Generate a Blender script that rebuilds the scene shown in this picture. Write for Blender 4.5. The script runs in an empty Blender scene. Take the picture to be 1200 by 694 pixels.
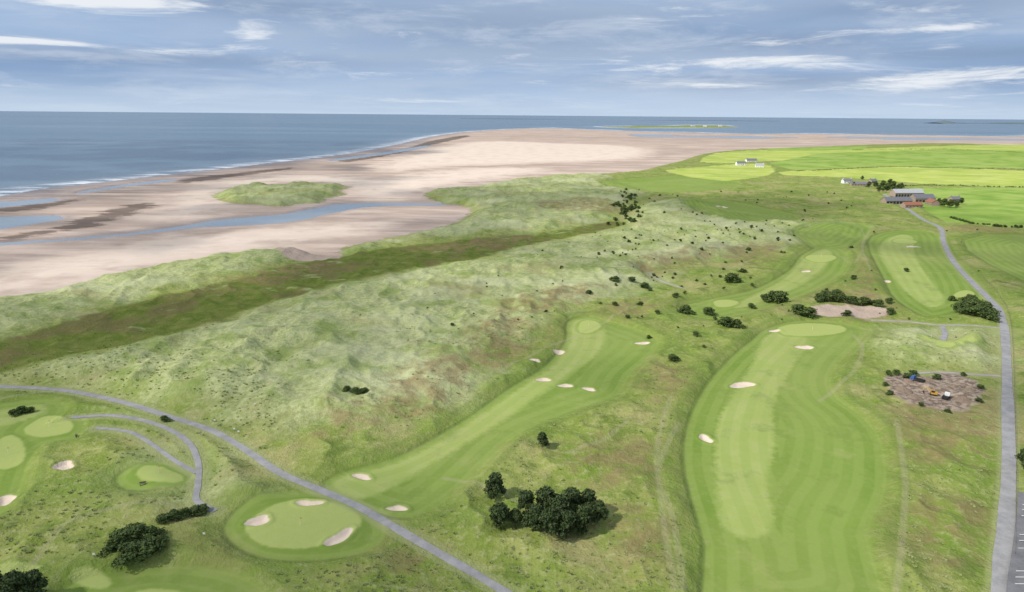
import bpy, math, random
import numpy as np
from mathutils import Vector, Matrix
random.seed(7); rng=np.random.default_rng(7)
scene=bpy.context.scene
# ------------------------------------------------------------------ camera
FPX=811.0; H=100.0
pitch=math.atan(213/FPX); roll=math.atan(10/1200)
r0=np.array([1.,0,0]); fw=np.array([0,math.cos(pitch),-math.sin(pitch)]); u0=np.array([0,math.sin(pitch),math.cos(pitch)])
rt=math.cos(roll)*r0+math.sin(roll)*u0; up=-math.sin(roll)*r0+math.cos(roll)*u0
cd=bpy.data.cameras.new("camera"); cam=bpy.data.objects.new("camera",cd); scene.collection.objects.link(cam)
M=Matrix(((rt[0],up[0],-fw[0],0),(rt[1],up[1],-fw[1],0),(rt[2],up[2],-fw[2],H),(0,0,0,1)))
cam.matrix_world=M; cd.sensor_width=36; cd.lens=36*FPX/1200; cd.clip_start=1; cd.clip_end=200000
scene.camera=cam
# surveyed plan positions: sight lines intersected with the ground plane
def G(u,v,z=0.0):
    d=fw*FPX+rt*(u-600)+up*(347-v)
    dz=min(d[2],-1.2)
    t=(z-H)/dz
    return (d[0]*t,d[1]*t)
def cat(pts,n=4,closed=True):
    p=np.array(pts,float); N=len(p); out=[]
    rngi=range(N if closed else N-1)
    for i in rngi:
        if closed: a,b,c,d=p[i-1],p[i],p[(i+1)%N],p[(i+2)%N]
        else: a,b,c,d=p[max(i-1,0)],p[i],p[i+1],p[min(i+2,N-1)]
        for k in range(n):
            t=k/n
            out.append(0.5*((2*b)+(c-a)*t+(2*a-5*b+4*c-d)*t*t+(3*b-a-3*c+d)*t**3))
    if not closed: out.append(p[-1])
    return out
def poly(pts,n=4): return np.array([G(*q) for q in cat(pts,n)])
def line(pts,n=5): return np.array([G(*q) for q in cat(pts,n,False)])
def ell(cx,cy,rx,ry,rot=0,wob=0.12,n=14):
    out=[]; ph=rng.random()*6.28
    for k in range(n):
        a=2*math.pi*k/n; w=1+wob*math.sin(2*a+ph)+wob*0.6*math.sin(3*a+ph*2)
        x=rx*math.cos(a)*w; y=ry*math.sin(a)*w
        out.append((cx+x*math.cos(rot)-y*math.sin(rot),cy+x*math.sin(rot)+y*math.cos(rot)))
    return poly(out,2)
def sdf(P,X,Y,clip=50.):
    out=np.full(X.shape,-clip)
    x0,y0=P.min(0)-clip; x1,y1=P.max(0)+clip
    idx=np.nonzero((X>x0)&(X<x1)&(Y>y0)&(Y<y1))[0]
    if len(idx)==0: return out
    x=X[idx]; y=Y[idx]; d2=np.full(x.shape,1e20); ins=np.zeros(x.shape,bool)
    N=len(P)
    for i in range(N):
        ax,ay=P[i]; bx,by=P[(i+1)%N]; ex=bx-ax; ey=by-ay; L=ex*ex+ey*ey+1e-12
        t=np.clip(((x-ax)*ex+(y-ay)*ey)/L,0,1)
        d2=np.minimum(d2,(x-ax-t*ex)**2+(y-ay-t*ey)**2)
        if ay!=by:
            c=((ay>y)!=(by>y))&(x<ex*(y-ay)/(by-ay)+ax); ins^=c
    d=np.sqrt(d2); out[idx]=np.clip(np.where(ins,d,-d),-clip,clip); return out
def pdist(P,X,Y,clip=30.):
    out=np.full(X.shape,clip)
    for i in range(len(P)-1):
        ax,ay=P[i]; bx,by=P[i+1]; ex=bx-ax; ey=by-ay; L=ex*ex+ey*ey+1e-12
        idx=np.nonzero((X>min(ax,bx)-clip)&(X<max(ax,bx)+clip)&(Y>min(ay,by)-clip)&(Y<max(ay,by)+clip))[0]
        if len(idx)==0: continue
        x=X[idx]; y=Y[idx]; t=np.clip(((x-ax)*ex+(y-ay)*ey)/L,0,1)
        out[idx]=np.minimum(out[idx],np.hypot(x-ax-t*ex,y-ay-t*ey))
    return out
def vn(x,y,s=0):
    xi=np.floor(x); yi=np.floor(y); fx=x-xi; fy=y-yi; fx=fx*fx*(3-2*fx); fy=fy*fy*(3-2*fy)
    def h(a,b):
        v=np.sin(a*127.1+b*311.7+s*74.7)*43758.5453; return v-np.floor(v)
    return (h(xi,yi)*(1-fx)+h(xi+1,yi)*fx)*(1-fy)+(h(xi,yi+1)*(1-fx)+h(xi+1,yi+1)*fx)*fy
def fbm(x,y,o=3,s=0):
    r=0;a=0.5;t=0
    for k in range(o):
        r=r+a*vn(x*2**k,y*2**k,s+k); t+=a; a*=.5
    return r/t
def sm(x,a,b):
    t=np.clip((x-a)/(b-a),0,1); return t*t*(3-2*t)
# ------------------------------------------------------------------ plan data
COAST=poly([(-1500,345),(-300,262),(-100,240),(0,229),(30,224),(60,219),(110,214),(160,208),(215,202),(270,196),(330,189),(385,183),(430,176),(475,167),(500,161),(540,155),(600,151),(650,150),(700,152),(760,154),(850,156),(900,157),(950,156.5),(1050,158),(1200,160),(1700,168),(2800,1500),(-2800,1500)],3)
ISLE=poly([(700,148.4),(740,147.6),(800,147),(850,147.4),(866,148.4),(850,149.4),(800,149.4),(740,149.6)],2)
VEG=poly([(-1500,520),(-400,420),(-100,366),(0,350),(60,341),(130,323),(200,309),(260,300),(310,296),(335,290),(355,297),(395,300),(402,290),(450,280),(500,270),(535,260),(552,248),(542,241),(512,236),(497,228),(512,223),(560,219),(600,212),(650,207),(710,203),(750,200),(775,194),(800,188),(822,181),(850,177),(900,174),(960,172),(1040,169),(1120,168),(1200,170),(1700,176),(2800,1500),(-2800,1500)],3)
SPIT=poly([(249,230),(262,224),(278,221),(296,217.5),(330,218),(352,216.2),(385,217.8),(412,219),(398,223),(404,228),(384,232),(372,238),(350,238.5),(330,242),(300,239.5),(270,238)],3)
POOLS=[poly([(226,264),(300,262),(350,257),(395,247),(440,240.5),(505,239.5),(530,238),(500,236.5),(410,237),(372,242),(335,249),(285,253),(240,258)],3),
 poly([(-60,286),(60,279),(150,271.5),(230,261),(240,264),(150,274),(60,281.5),(-60,290)],2),
 poly([(-40,238),(20,234),(60,231),(70,234),(40,238),(0,242),(-40,246)],2),
 poly([(-40,256),(20,252),(62,251),(75,255),(45,260),(0,267),(-40,272)],2),
 poly([(90,224),(140,216),(200,209),(204,211),(140,218.5),(100,225)],2),
 poly([(390,186),(450,178),(500,170),(503,171.5),(455,180),(395,187.5)],2),
 poly([(740,157.5),(820,158.5),(900,160),(940,161),(900,162),(820,161),(750,160)],2),poly([(960,160),(1050,161),(1200,162.5),(1300,163),(1300,165),(1200,164.5),(1050,163.5)],2)]
ROCKS=[poly([(60,268),(100,254),(150,240),(172,237),(180,241),(150,252),(110,264),(80,271)],2),poly([(0,243),(50,238),(90,232),(92,236),(50,244),(0,249)],2),
 poly([(210,210),(280,202),(340,196),(342,198),(280,206),(220,214)],2),poly([(0,276),(60,268),(70,271),(20,281),(0,283)],2),
 poly([(400,186),(470,175),(500,166),(540,159),(550,160),(505,170),(470,179),(410,190)],2)]
SUNLIT_DRY=[poly([(440,196),(480,182),(520,172),(560,166),(610,166),(650,168),(720,170),(760,176),(740,186),(640,190),(590,192),(520,194),(470,200)],2),  # pale dry sand, with the sunlit stretch of beach painted in as colour
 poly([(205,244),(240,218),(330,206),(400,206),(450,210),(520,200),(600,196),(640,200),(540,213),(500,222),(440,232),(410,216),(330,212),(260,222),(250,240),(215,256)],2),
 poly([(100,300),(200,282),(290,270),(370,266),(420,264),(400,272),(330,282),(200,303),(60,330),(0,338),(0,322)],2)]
SLACK=[poly([(-300,470),(0,404),(90,378),(190,350),(285,330),(330,316),(420,299),(540,284),(640,275),(700,264),(730,262),(720,270),(600,293),(560,305),(470,320),(380,340),(300,364),(230,388),(150,408),(60,426),(0,440),(-300,520)],3)]
DUNE=[poly([(-300,485),(0,443),(60,428),(150,410),(230,391),(300,367),(380,343),(470,323),(560,308),(620,291),(720,270),(760,240),(820,236),(870,250),(930,262),(1000,262),(1010,285),(930,290),(880,296),(840,306),(780,318),(760,335),(720,352),(650,372),(620,400),(575,430),(545,462),(500,488),(440,505),(370,508),(300,498),(240,484),(170,470),(80,455),(0,450),(-300,500)],3),
 poly([(-300,440),(0,400),(90,374),(190,346),(285,326),(330,312),(420,295),(540,280),(640,272),(700,260),(740,235),(760,225),(720,214),(700,205),(600,212),(520,223),(500,228),(540,240),(554,250),(530,264),(450,284),(402,294),(330,296),(260,302),(130,325),(0,352),(-300,405)],3),
 poly([(150,540),(240,515),(290,560),(330,580),(250,600),(190,590)],3),
 poly([(1020,395),(1165,392),(1172,430),(1100,432),(1040,425)],3),SPIT]
BROWN=[ell(500,462,55,26,-.4),ell(585,400,42,18,-.5),ell(880,300,38,9,-.1),ell(700,380,60,14,-.3),ell(860,360,60,8),ell(680,245,50,7),ell(640,360,60,10,-.3),ell(330,322,60,5,-.2),ell(560,288,70,5,-.15),ell(940,345,70,6),ell(780,450,30,22,.3),ell(1020,330,14,35),ell(735,545,60,30),ell(1100,500,60,50),ell(1090,360,60,7),ell(260,640,40,25),ell(1150,270,40,5),ell(760,640,40,40),ell(1000,372,50,8),ell(450,650,60,25),ell(1090,620,50,40),ell(560,430,60,10,-.4),ell(420,500,60,10,-.2),ell(790,310,50,6,-.2)]
FAIR=[poly([(383,572),(400,556),(460,540),(515,512),(555,487),(600,455),(640,430),(664,400),(666,378),(690,371),(712,377),(740,385),(768,398),(762,415),(735,440),(722,462),(690,474),(640,492),(600,512),(565,545),(525,582),(480,606),(430,596)],3),
 poly([(900,386),(945,376),(1000,382),(1012,394),(994,412),(972,440),(978,466),(1008,488),(1030,520),(1034,575),(1012,630),(1022,720),(842,720),(828,640),(806,560),(806,505),(828,455),(858,420),(882,400)],3),
 poly([(795,362),(840,350),(885,340),(925,318),(940,300),(965,289),(992,298),(985,320),(960,337),(930,350),(880,366),(830,374)],3),
 poly([(1018,284),(1045,272),(1095,273),(1108,298),(1134,320),(1152,350),(1132,366),(1090,372),(1052,352),(1036,325)],3),
 poly([(800,238),(850,236),(900,246),(935,255),(880,264),(835,256)],3),
 poly([(265,618),(290,592),(335,580),(390,582),(430,598),(447,622),(430,645),(380,655),(320,655),(280,640)],3),
 poly([(-120,500),(0,474),(60,470),(75,482),(50,500),(95,492),(88,512),(50,520),(30,545),(0,600),(-120,640)],3),
 poly([(80,690),(150,672),(230,668),(300,690),(300,740),(60,740)],3),
 poly([(140,560),(170,548),(215,548),(222,562),(190,575),(150,574)],3),
 poly([(700,215),(760,208),(820,206),(870,216),(800,226),(740,224)],2),
 poly([(930,275),(990,262),(1020,268),(1000,290),(950,290)],2),
 poly([(1130,282),(1190,276),(1260,300),(1260,350),(1160,310)],2)]
LIGHT=[poly([(388,570),(402,558),(462,543),(518,515),(560,488),(604,458),(645,430),(668,400),(669,379),(690,373),(706,379),(709,398),(696,418),(665,440),(600,486),(545,520),(500,548),(440,580),(405,584)],3),
 poly([(902,392),(930,388),(945,395),(940,412),(922,440),(905,478),(908,520),(899,560),(905,600),(898,626),(868,630),(846,612),(839,560),(839,500),(856,468),(880,430),(892,402)],3),
 poly([(915,330),(940,305),(965,292),(975,300),(958,320),(930,338),(880,358),(860,358)],3),
 poly([(1030,290),(1050,276),(1070,278),(1072,300),(1092,330),(1108,352),(1090,360),(1062,342),(1042,318)],3),
 poly([(-60,494),(0,480),(50,474),(50,484),(0,500),(-60,510)],2)]
LIGHT2=[poly([(935,400),(985,388),(1000,400),(968,425),(955,445),(962,475),(990,500),(1014,530),(1014,585),(985,640),(985,700),(940,700),(935,600),(930,520),(925,470)],3),
 poly([(720,384),(755,398),(750,415),(715,440),(705,462),(640,486),(590,508),(545,550),(500,592),(460,595),(560,530),(640,470),(700,425)],3)]
GREEN=[poly([(288,618),(312,598),(345,587),(385,588),(412,598),(424,612),(408,630),(372,642),(330,644),(300,636)],3),
 poly([(912,384),(945,379),(985,382),(990,389),(960,394),(920,393)],2),
 ell(187,560,26,11),ell(58,501,28,12,.0),ell(8,532,22,20),ell(108,681,24,9),ell(690,383,14,7),ell(1130,345,12,4),ell(1090,404,12,5),ell(962,303,16,5),ell(1060,283,14,3),ell(1112,412,16,6),ell(850,356,16,4),ell(15,675,30,8),ell(1133,406,16,6),ell(190,700,40,8)]
BPX=[(302,612,17,4.5,-.3),(362,591,14,3.6,-.05),(398,631,16,6.5,-.5),(424,559,12,2.8,.1),(466,596,12,3.2,.1),(76,553,14,5,-.35),(7,586,13,5,-.2),
 (655,413,8,2.2,0),(626,427,6,1.8,0),(637,445,9,2,.1),(663,452,9,2,.1),(690,456,9,1.8,.1),(753,402,8,1.8,0),(870,451,16,3,0),(827,514,8,4,.3),(943,407,10,2.4,.1),(908,388,6,1.6,0),(1070,289,8,1,0),(1040,330,5,1.2,0),(945,318,5,1.2,0),(846,243,8,1,0)]
BUNK=[ell(*b,wob=.2) for b in BPX]
SCRAPE=[poly([(946,366),(975,361),(1030,364),(1040,371),(1000,375),(960,372)],3),poly([(325,303),(350,294),(395,296),(400,303),(370,308),(340,309)],3)]
DIRT=[poly([(1036,452),(1052,440),(1085,443),(1110,437),(1145,450),(1150,470),(1125,485),(1080,480),(1055,474)],3)]
FY=[poly([(838,180),(900,176),(1000,175),(1120,171),(1300,169),(1300,190),(1200,188),(1060,190),(960,188),(880,190),(850,192),(820,190)],2),
    poly([(910,202),(1040,196),(1130,198),(1260,203),(1260,218),(1180,220),(1080,216),(1000,209),(920,206)],1),
    poly([(820,196),(880,192),(905,196),(900,206),(850,212),(800,206),(780,200)],2)]
FG=[poly([(960,180),(1100,175),(1250,178),(1250,199),(1130,197),(1040,195),(930,200),(900,192)],1),poly([(1065,221),(1260,220),(1260,275),(1190,268),(1110,262),(1080,245)],1),poly([(900,173),(1020,171),(1010,176),(900,177)],1)]
LITBEACH=poly([(430,204),(480,180),(540,163),(640,156),(780,155),(900,158),(1400,160),(1400,258),(1160,248),(1020,228),(900,222),(800,222),(700,214),(600,214),(520,214),(460,214)],2)
TRACK=line([(-140,452),(-60,452),(0,454),(80,459),(150,474),(200,490),(250,507),(290,530),(330,556),(380,577),(430,600),(480,630),(540,664),(590,694),(640,725),(720,780)])
LOOP1=line([(112,502),(150,507),(175,520),(200,538),(231,555)]); LOOP2=line([(84,490),(130,488),(170,494),(205,508),(225,525),(233,548),(232,570),(231,588),(252,600)])
ROAD=line([(1036,228),(1060,243),(1082,258),(1102,268),(1106,285),(1118,308),(1140,332),(1160,352),(1173,370),(1178,400),(1180,450),(1181,500),(1182,550),(1179,610),(1174,660),(1170,720),(1165,800)])
LANE1=line([(1172,442),(1140,440),(1095,437),(1060,441)]); LANE2=line([(1172,386),(1140,383),(1100,382),(1060,378),(1020,376)]); LANE3=line([(1104,384),(1107,392),(1104,402)])
PATH4=line([(760,320),(775,330),(800,338)]);
FOOT=[line([(735,498),(715,515),(690,527),(665,535)]),line([(620,600),(560,570),(520,560)]),line([(960,470),(1000,440),(1010,410),(1000,392)]),line([(985,300),(1000,310),(1010,295),(1012,275),(1000,262)]),line([(795,500),(770,560),(790,620),(800,700)]),line([(0,470),(150,440),(330,400),(480,350)]),line([(545,462),(660,400),(800,340),(900,300)]),line([(340,420),(420,400),(560,395)]),line([(1020,270),(1010,290),(1020,320)]),
 line([(785,470),(770,530),(775,600),(790,700)]),line([(1050,500),(1060,580),(1050,700)]),line([(80,620),(140,600),(200,596)]),line([(100,600),(60,640),(40,670)]),line([(300,440),(330,470),(420,490)]),line([(1040,420),(1100,425),(1165,418)])]
SEA=-1.5
def base(X,Y):
    """terrain height and the plan masks at world points"""
    A={}
    mx=lambda L,c=50.: np.max([sdf(p,X,Y,c) for p in L],axis=0)
    A['coast']=mx([COAST,ISLE],200.); A['veg']=mx([VEG,SPIT,ISLE],80.)
    A['pool']=mx(POOLS,30.); A['rocks']=mx(ROCKS,30.); A['sunlit_dry']=mx(SUNLIT_DRY,150.)
    A['slack']=mx(SLACK,40.); A['dune']=mx(DUNE,40.); A['brown']=mx(BROWN,25.)
    A['fair']=mx(FAIR,40.); A['light']=mx(LIGHT,10.); A['light2']=mx(LIGHT2,12.); A['green']=mx(GREEN,10.); A['bunk']=mx(BUNK,8.)
    A['scrape']=mx(SCRAPE+DIRT,10.); A['dirt']=mx(DIRT,10.); A['fy']=mx(FY,30.); A['fg']=mx(FG,30.)
    rd=np.full(X.shape,30.)
    for l in (TRACK,LOOP1,LOOP2,ROAD,LANE1,LANE2,LANE3,PATH4): rd=np.minimum(rd,pdist(l,X,Y))
    A['road']=rd
    ft=np.full(X.shape,10.)
    for l in FOOT: ft=np.minimum(ft,pdist(l,X,Y,10.))
    A['foot']=ft
    veg=sm(A['veg'],-4,14)
    dn=sm(A['dune'],-8,22)*sm(A['slack'],6,-6)
    rid=1-np.abs(2*fbm(X/46,Y/60,3,3)-1)
    rid2=1-np.abs(2*fbm(X/15,Y/19,3,9)-1)
    rid3=1-np.abs(2*fbm(X/6.5,Y/7.5,2,19)-1)
    big=fbm(X/130,Y/160,2,21)
    near=sm(Y,900,400)
    z=veg*(0.6*big+0.9*fbm(X/34,Y/40,3,5)*sm(A['fair'],4,-8)-.4)
    rdm=sm(rd,2,12)
    z=z+dn*rdm*(3.7*rid**2*(.35+big)+2.1*rid2**1.6+.45*rid3*near)
    rg=sm(A['fair'],0,-5)*sm(A['fy'],0,-5)*sm(A['fg'],0,-5)
    z=z+veg*rdm*rg*(1.8*(1-np.abs(2*fbm(X/17,Y/19,3,31)-1))**2+.3*near*fbm(X/5,Y/5,2,33))
    z=z+sm(A['green'],-4,1)*.35
    # beach
    bz=-1.38+0.012*np.clip(A['coast'],-60,70)+0.10*(fbm(X/60,Y/30,3,41)-.5)
    bz=np.where(A['coast']<0,SEA+0.1+A['coast']*.03,bz)
    bz=bz-sm(A['pool']+6*(fbm(X/12,Y/12,3,8)-.5),-4,2)*1.5*sm(A['coast'],0,5)
    z=z*veg+bz*(1-veg)
    # bunker bowls with raised lip
    b=A['bunk']; z=z-sm(b,0,1.2)*.7+np.exp(-((b+.7)/.6)**2)*.3
    A['z']=z
    return A
def hz(x,y):
    return float(base(np.array([x],float),np.array([y],float))['z'][0])
# ------------------------------------------------------------------ node helper
class NT:
    def __init__(s,nt): s.nt=nt; s.n=nt.nodes; s.l=nt.links
    def new(s,t,**k):
        n=s.n.new(t)
        for a,b in k.items(): setattr(n,a,b)
        return n
    def put(s,sock,v):
        if isinstance(v,bpy.types.NodeSocket): s.l.new(v,sock)
        elif isinstance(v,(tuple,list)):
            v=tuple(v)
            if sock.type=='RGBA' and len(v)==3: v=v+(1,)
            sock.default_value=v
        else: sock.default_value=v
    def m(s,op,a,b=0.0,c=0.0):
        n=s.new('ShaderNodeMath',operation=op); s.put(n.inputs[0],a); s.put(n.inputs[1],b); s.put(n.inputs[2],c); return n.outputs[0]
    def attr(s,name): return s.new('ShaderNodeAttribute',attribute_name=name).outputs['Fac']
    def noise(s,vec,scale,detail=3,rough=.5,dist=0,out='Fac'):
        n=s.new('ShaderNodeTexNoise'); s.put(n.inputs['Vector'],vec); n.inputs['Scale'].default_value=scale; n.inputs['Detail'].default_value=detail
        n.inputs['Roughness'].default_value=rough; n.inputs['Distortion'].default_value=dist; return n.outputs[out]
    def ss(s,v,a,b):
        n=s.new('ShaderNodeMapRange',interpolation_type='SMOOTHSTEP')
        s.put(n.inputs[0],v)
        if a<=b: n.inputs[1].default_value=a; n.inputs[2].default_value=b; return n.outputs[0]
        n.inputs[1].default_value=b; n.inputs[2].default_value=a; n.inputs[3].default_value=1; n.inputs[4].default_value=0; return n.outputs[0]
    def mix(s,f,a,b,bt='MIX'):
        n=s.new('ShaderNodeMix',data_type='RGBA',blend_type=bt); s.put(n.inputs[0],f); s.put(n.inputs[6],a); s.put(n.inputs[7],b); return n.outputs[2]
    def mapv(s,vec,scale=(1,1,1),rot=0):
        n=s.new('ShaderNodeMapping'); s.put(n.inputs[0],vec); n.inputs['Scale'].default_value=scale; n.inputs['Rotation'].default_value=(0,0,rot); return n.outputs[0]
def mat(name):
    m=bpy.data.materials.new(name); m.use_nodes=True; t=NT(m.node_tree); b=m.node_tree.nodes['Principled BSDF']; b.inputs['Specular IOR Level'].default_value=.25; return m,t,b
def simple(name,col,rough=.8,var=.25,scale=2.0,metal=0):
    m,t,b=mat(name); g=t.new('ShaderNodeNewGeometry').outputs['Position']
    n=t.noise(g,scale,4,.6); c=t.mix(n,tuple(x*(1-var) for x in col),tuple(min(1,x*(1+var)) for x in col))
    t.put(b.inputs['Base Color'],c); b.inputs['Roughness'].default_value=rough; b.inputs['Metallic'].default_value=metal; return m
# ------------------------------------------------------------------ ground material
gm,t,b=mat("ground_cover"); pos=t.new('ShaderNodeNewGeometry').outputs['Position']
b.inputs['Specular IOR Level'].default_value=.08
flat=t.mapv(pos,(1,1,.0))
n05=t.noise(flat,1.6,3,.65); n2=t.noise(flat,.45,4,.65); n8=t.noise(flat,.12,4,.6); n30=t.noise(flat,.03,4,.55); n90=t.noise(flat,.009,4,.6)
def warp(name,amp,n=n2): return t.m('ADD',t.attr(name),t.m('MULTIPLY',t.m('SUBTRACT',n,.5),amp))
# rough
c=t.mix(t.ss(n8,.35,.65),(.185,.245,.045),(.32,.335,.11))
c=t.mix(t.m('MULTIPLY',t.ss(n30,.42,.60),.75),c,(.17,.255,.04))
c=t.mix(t.m('MULTIPLY',t.ss(t.noise(flat,.02,5,.65),.50,.62),.8),c,(.325,.295,.13))
c=t.mix(t.m('MULTIPLY',t.ss(n2,.48,.68),.5),c,(.43,.43,.21))
c=t.mix(t.m('MULTIPLY',t.ss(n05,.54,.70),.4),c,(.10,.14,.025))
c=t.mix(t.m('MULTIPLY',t.ss(t.noise(flat,.07,5,.7),.53,.64),.65),c,(.10,.155,.026))
# slack
s=t.mix(t.ss(n8,.35,.65),(.105,.15,.022),(.17,.195,.045)); s=t.mix(t.m('MULTIPLY',t.ss(n30,.48,.60),.75),s,(.16,.135,.055)); s=t.mix(t.m('MULTIPLY',t.ss(n2,.52,.72),.4),s,(.25,.27,.115))
s=t.mix(t.m('MULTIPLY',t.ss(t.noise(t.mapv(flat,(.5,1,1),-.55),.07,4,.6),.60,.67),.7),s,(.33,.37,.18))
c=t.mix(t.ss(warp('slack',16,n8),-3,3),c,s)
# marram dune
d=t.mix(t.ss(n2,.34,.62),(.25,.30,.10),(.435,.465,.225)); d=t.mix(t.m('MULTIPLY',t.ss(n05,.44,.68),.5),d,(.57,.58,.35))
d=t.mix(t.m('MULTIPLY',t.ss(t.noise(flat,.045,6,.7),.47,.61),.7),d,(.20,.275,.06))
d=t.mix(t.m('MULTIPLY',t.ss(t.noise(flat,.8,2,.5),.64,.76),.4),d,(.13,.165,.04))
d=t.mix(t.m('MULTIPLY',t.ss(t.noise(flat,.018,5,.65),.53,.64),.6),d,(.32,.29,.13))
d=t.mix(t.m('MULTIPLY',t.ss(t.noise(t.mapv(flat,(.6,1,1),-.5),.014,5,.65),.50,.62),.6),d,t.mix(n2,(.43,.455,.25),(.56,.57,.36)))
dm=t.m('MULTIPLY',t.ss(warp('dune',60,n30),-12,14),t.ss(warp('slack',16,n8),4,-5))
c=t.mix(t.m('MULTIPLY',dm,.94),c,d)
# brown bracken
br=t.mix(n2,(.16,.115,.05),(.30,.235,.12)); c=t.mix(t.m('MULTIPLY',t.ss(warp('brown',40,n8),-9,9),t.m('MULTIPLY',t.ss(n8,.3,.6),.75)),c,br)
# semi rough & fairway
fa=t.attr('fair')
c=t.mix(t.m('MULTIPLY',t.ss(warp('fair',14,n8),-13,-2),.55),c,t.mix(n2,(.15,.225,.04),(.235,.295,.075)))
band=t.m('MULTIPLY',t.m('ADD',t.m('SINE',t.m('MULTIPLY',t.m('ADD',fa,t.m('MULTIPLY',n30,2.0)),1.1)),1.0),.5)
bands=t.ss(band,.3,.7)
f=t.mix(t.ss(n30,.3,.7),(.15,.24,.038),(.20,.285,.055)); f=t.mix(t.m('MULTIPLY',bands,.48),f,(.25,.335,.08)); f=t.mix(t.m('MULTIPLY',t.ss(n2,.45,.7),.35),f,(.27,.305,.11))
f=t.mix(t.m('MULTIPLY',t.ss(warp('light2',9,n8),-5,5),.45),f,(.24,.33,.075))
fl=t.mix(t.ss(n8,.35,.7),(.325,.395,.11),(.375,.425,.15)); fl=t.mix(t.m('MULTIPLY',bands,.42),fl,(.26,.345,.085)); f=t.mix(t.m('MULTIPLY',t.ss(warp('light',4),-1.6,1.6),.9),f,fl)
f=t.mix(t.m('MULTIPLY',t.ss(n90,.4,.65),.28),f,(.30,.31,.115))
f=t.mix(t.m('MULTIPLY',t.ss(t.noise(flat,.06,5,.72),.52,.66),.38),f,(.135,.20,.042))
f=t.mix(t.m('MULTIPLY',t.ss(t.noise(flat,.025,6,.72),.55,.68),.38),f,(.36,.36,.14))
c=t.mix(t.ss(warp('fair',7,n8),-2.6,2.0),c,f)
c=t.mix(t.m('MULTIPLY',t.m('MULTIPLY',bands,t.m('MULTIPLY',t.ss(fa,-14,-6),t.ss(fa,0,-3))),.3),c,(.13,.19,.04))
c=t.mix(t.m('MULTIPLY',t.ss(warp('green',.8),-2.2,-1.3),.4),c,(.17,.26,.045))
c=t.mix(t.m('MULTIPLY',t.ss(warp('green',1.2),-.6,.6),.95),c,t.mix(n2,(.33,.40,.11),(.39,.44,.15)))
# fields
fy=t.mix(t.ss(n30,.35,.65),(.40,.49,.08),(.54,.58,.18)); fw_=t.new('ShaderNodeTexWave',wave_type='BANDS',bands_direction='Y'); t.put(fw_.inputs[0],flat); fw_.inputs['Scale'].default_value=.012; fw_.inputs['Distortion'].default_value=2
fy=t.mix(t.m('MULTIPLY',fw_.outputs['Fac'],.35),fy,(.34,.45,.10)); fy=t.mix(t.m('MULTIPLY',t.ss(n90,.47,.6),.6),fy,(.28,.39,.08)); c=t.mix(t.m('MULTIPLY',t.ss(warp('fy',16,n30),-3,3),.9),c,fy)
fg=t.mix(t.ss(n30,.35,.65),(.18,.30,.05),(.28,.39,.08)); fg=t.mix(t.m('MULTIPLY',t.ss(n90,.46,.56),.6),fg,(.35,.44,.12)); c=t.mix(t.ss(warp('fg',5,n8),-2,2),c,fg)
# verge, footpaths
c=t.mix(t.m('MULTIPLY',t.ss(warp('road',1.6),3.6,2.2),.6),c,(.31,.33,.15))
c=t.mix(t.m('MULTIPLY',t.ss(warp('foot',1.8),1.2,.4),.4),c,(.34,.32,.18))
# sand
sunlit_dry=t.mix(n8,(.66,.55,.45),(.78,.67,.565)); sunlit_dry=t.mix(t.m('MULTIPLY',t.ss(n30,.45,.65),.45),sunlit_dry,(.57,.455,.37))  # paler sand colour, also carries the painted sunlight on the beach
st1=t.noise(t.mapv(flat,(.35,1,1),-.35),.022,6,.65); damp=t.mix(t.ss(st1,.36,.64),(.43,.335,.27),(.62,.50,.415))
damp=t.mix(t.m('MULTIPLY',t.ss(t.noise(t.mapv(flat,(.22,1,1),-.45),.05,5,.65),.48,.60),.55),damp,(.36,.28,.23))
damp=t.mix(t.m('MULTIPLY',t.ss(t.noise(t.mapv(flat,(.12,1,1),-.1),.006,5,.6),.5,.58),.55),damp,(.36,.285,.24))
sa=t.mix(t.ss(warp('sunlit_dry',190,n30),-50,45),damp,sunlit_dry)
sa=t.mix(t.m('MULTIPLY',t.ss(warp('coast',90,n30),75,5),.65),sa,(.28,.215,.185))
streak=t.ss(t.noise(t.mapv(flat,(.16,1,1),-.42),.05,6,.7),.53,.62)
sa=t.mix(t.m('MULTIPLY',streak,t.m('MULTIPLY',t.ss(t.attr('coast'),190,30),.7)),sa,(.15,.12,.10))
sa=t.mix(t.m('MULTIPLY',t.ss(t.m('ADD',t.attr('rocks'),t.m('MULTIPLY',t.m('SUBTRACT',t.noise(t.mapv(flat,(.3,1,1),-.4),.07,5,.7),.5),80)),-3,6),.75),sa,t.mix(n2,(.05,.042,.035),(.14,.10,.075)))
sa=t.mix(t.m('MULTIPLY',t.ss(warp('pool',20,n8),-16,1),.55),sa,(.29,.23,.20))
vegm=t.ss(t.m('ADD',warp('veg',26,n8),t.m('MULTIPLY',t.m('SUBTRACT',n2,.5),14)),-3,3)
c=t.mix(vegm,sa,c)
c=t.mix(t.ss(warp('scrape',8,n8),-1,1.5),c,t.mix(n2,(.38,.29,.22),(.55,.44,.36)))
c=t.mix(t.ss(warp('dirt',9,n8),-1,1.5),c,t.mix(t.ss(n2,.4,.6),(.17,.13,.095),(.40,.32,.25)))
c=t.mix(t.ss(warp('bunk',.9),-.3,.3),c,t.mix(n05,(.60,.49,.39),(.72,.61,.50)))
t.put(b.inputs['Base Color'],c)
wet=t.m('MULTIPLY',t.m('SUBTRACT',1.0,vegm),t.m('MAXIMUM',t.ss(t.attr('coast'),150,0),t.ss(t.attr('pool'),-25,0))); t.put(b.inputs['Roughness'],t.m('SUBTRACT',.95,t.m('MULTIPLY',wet,.6)))
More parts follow.
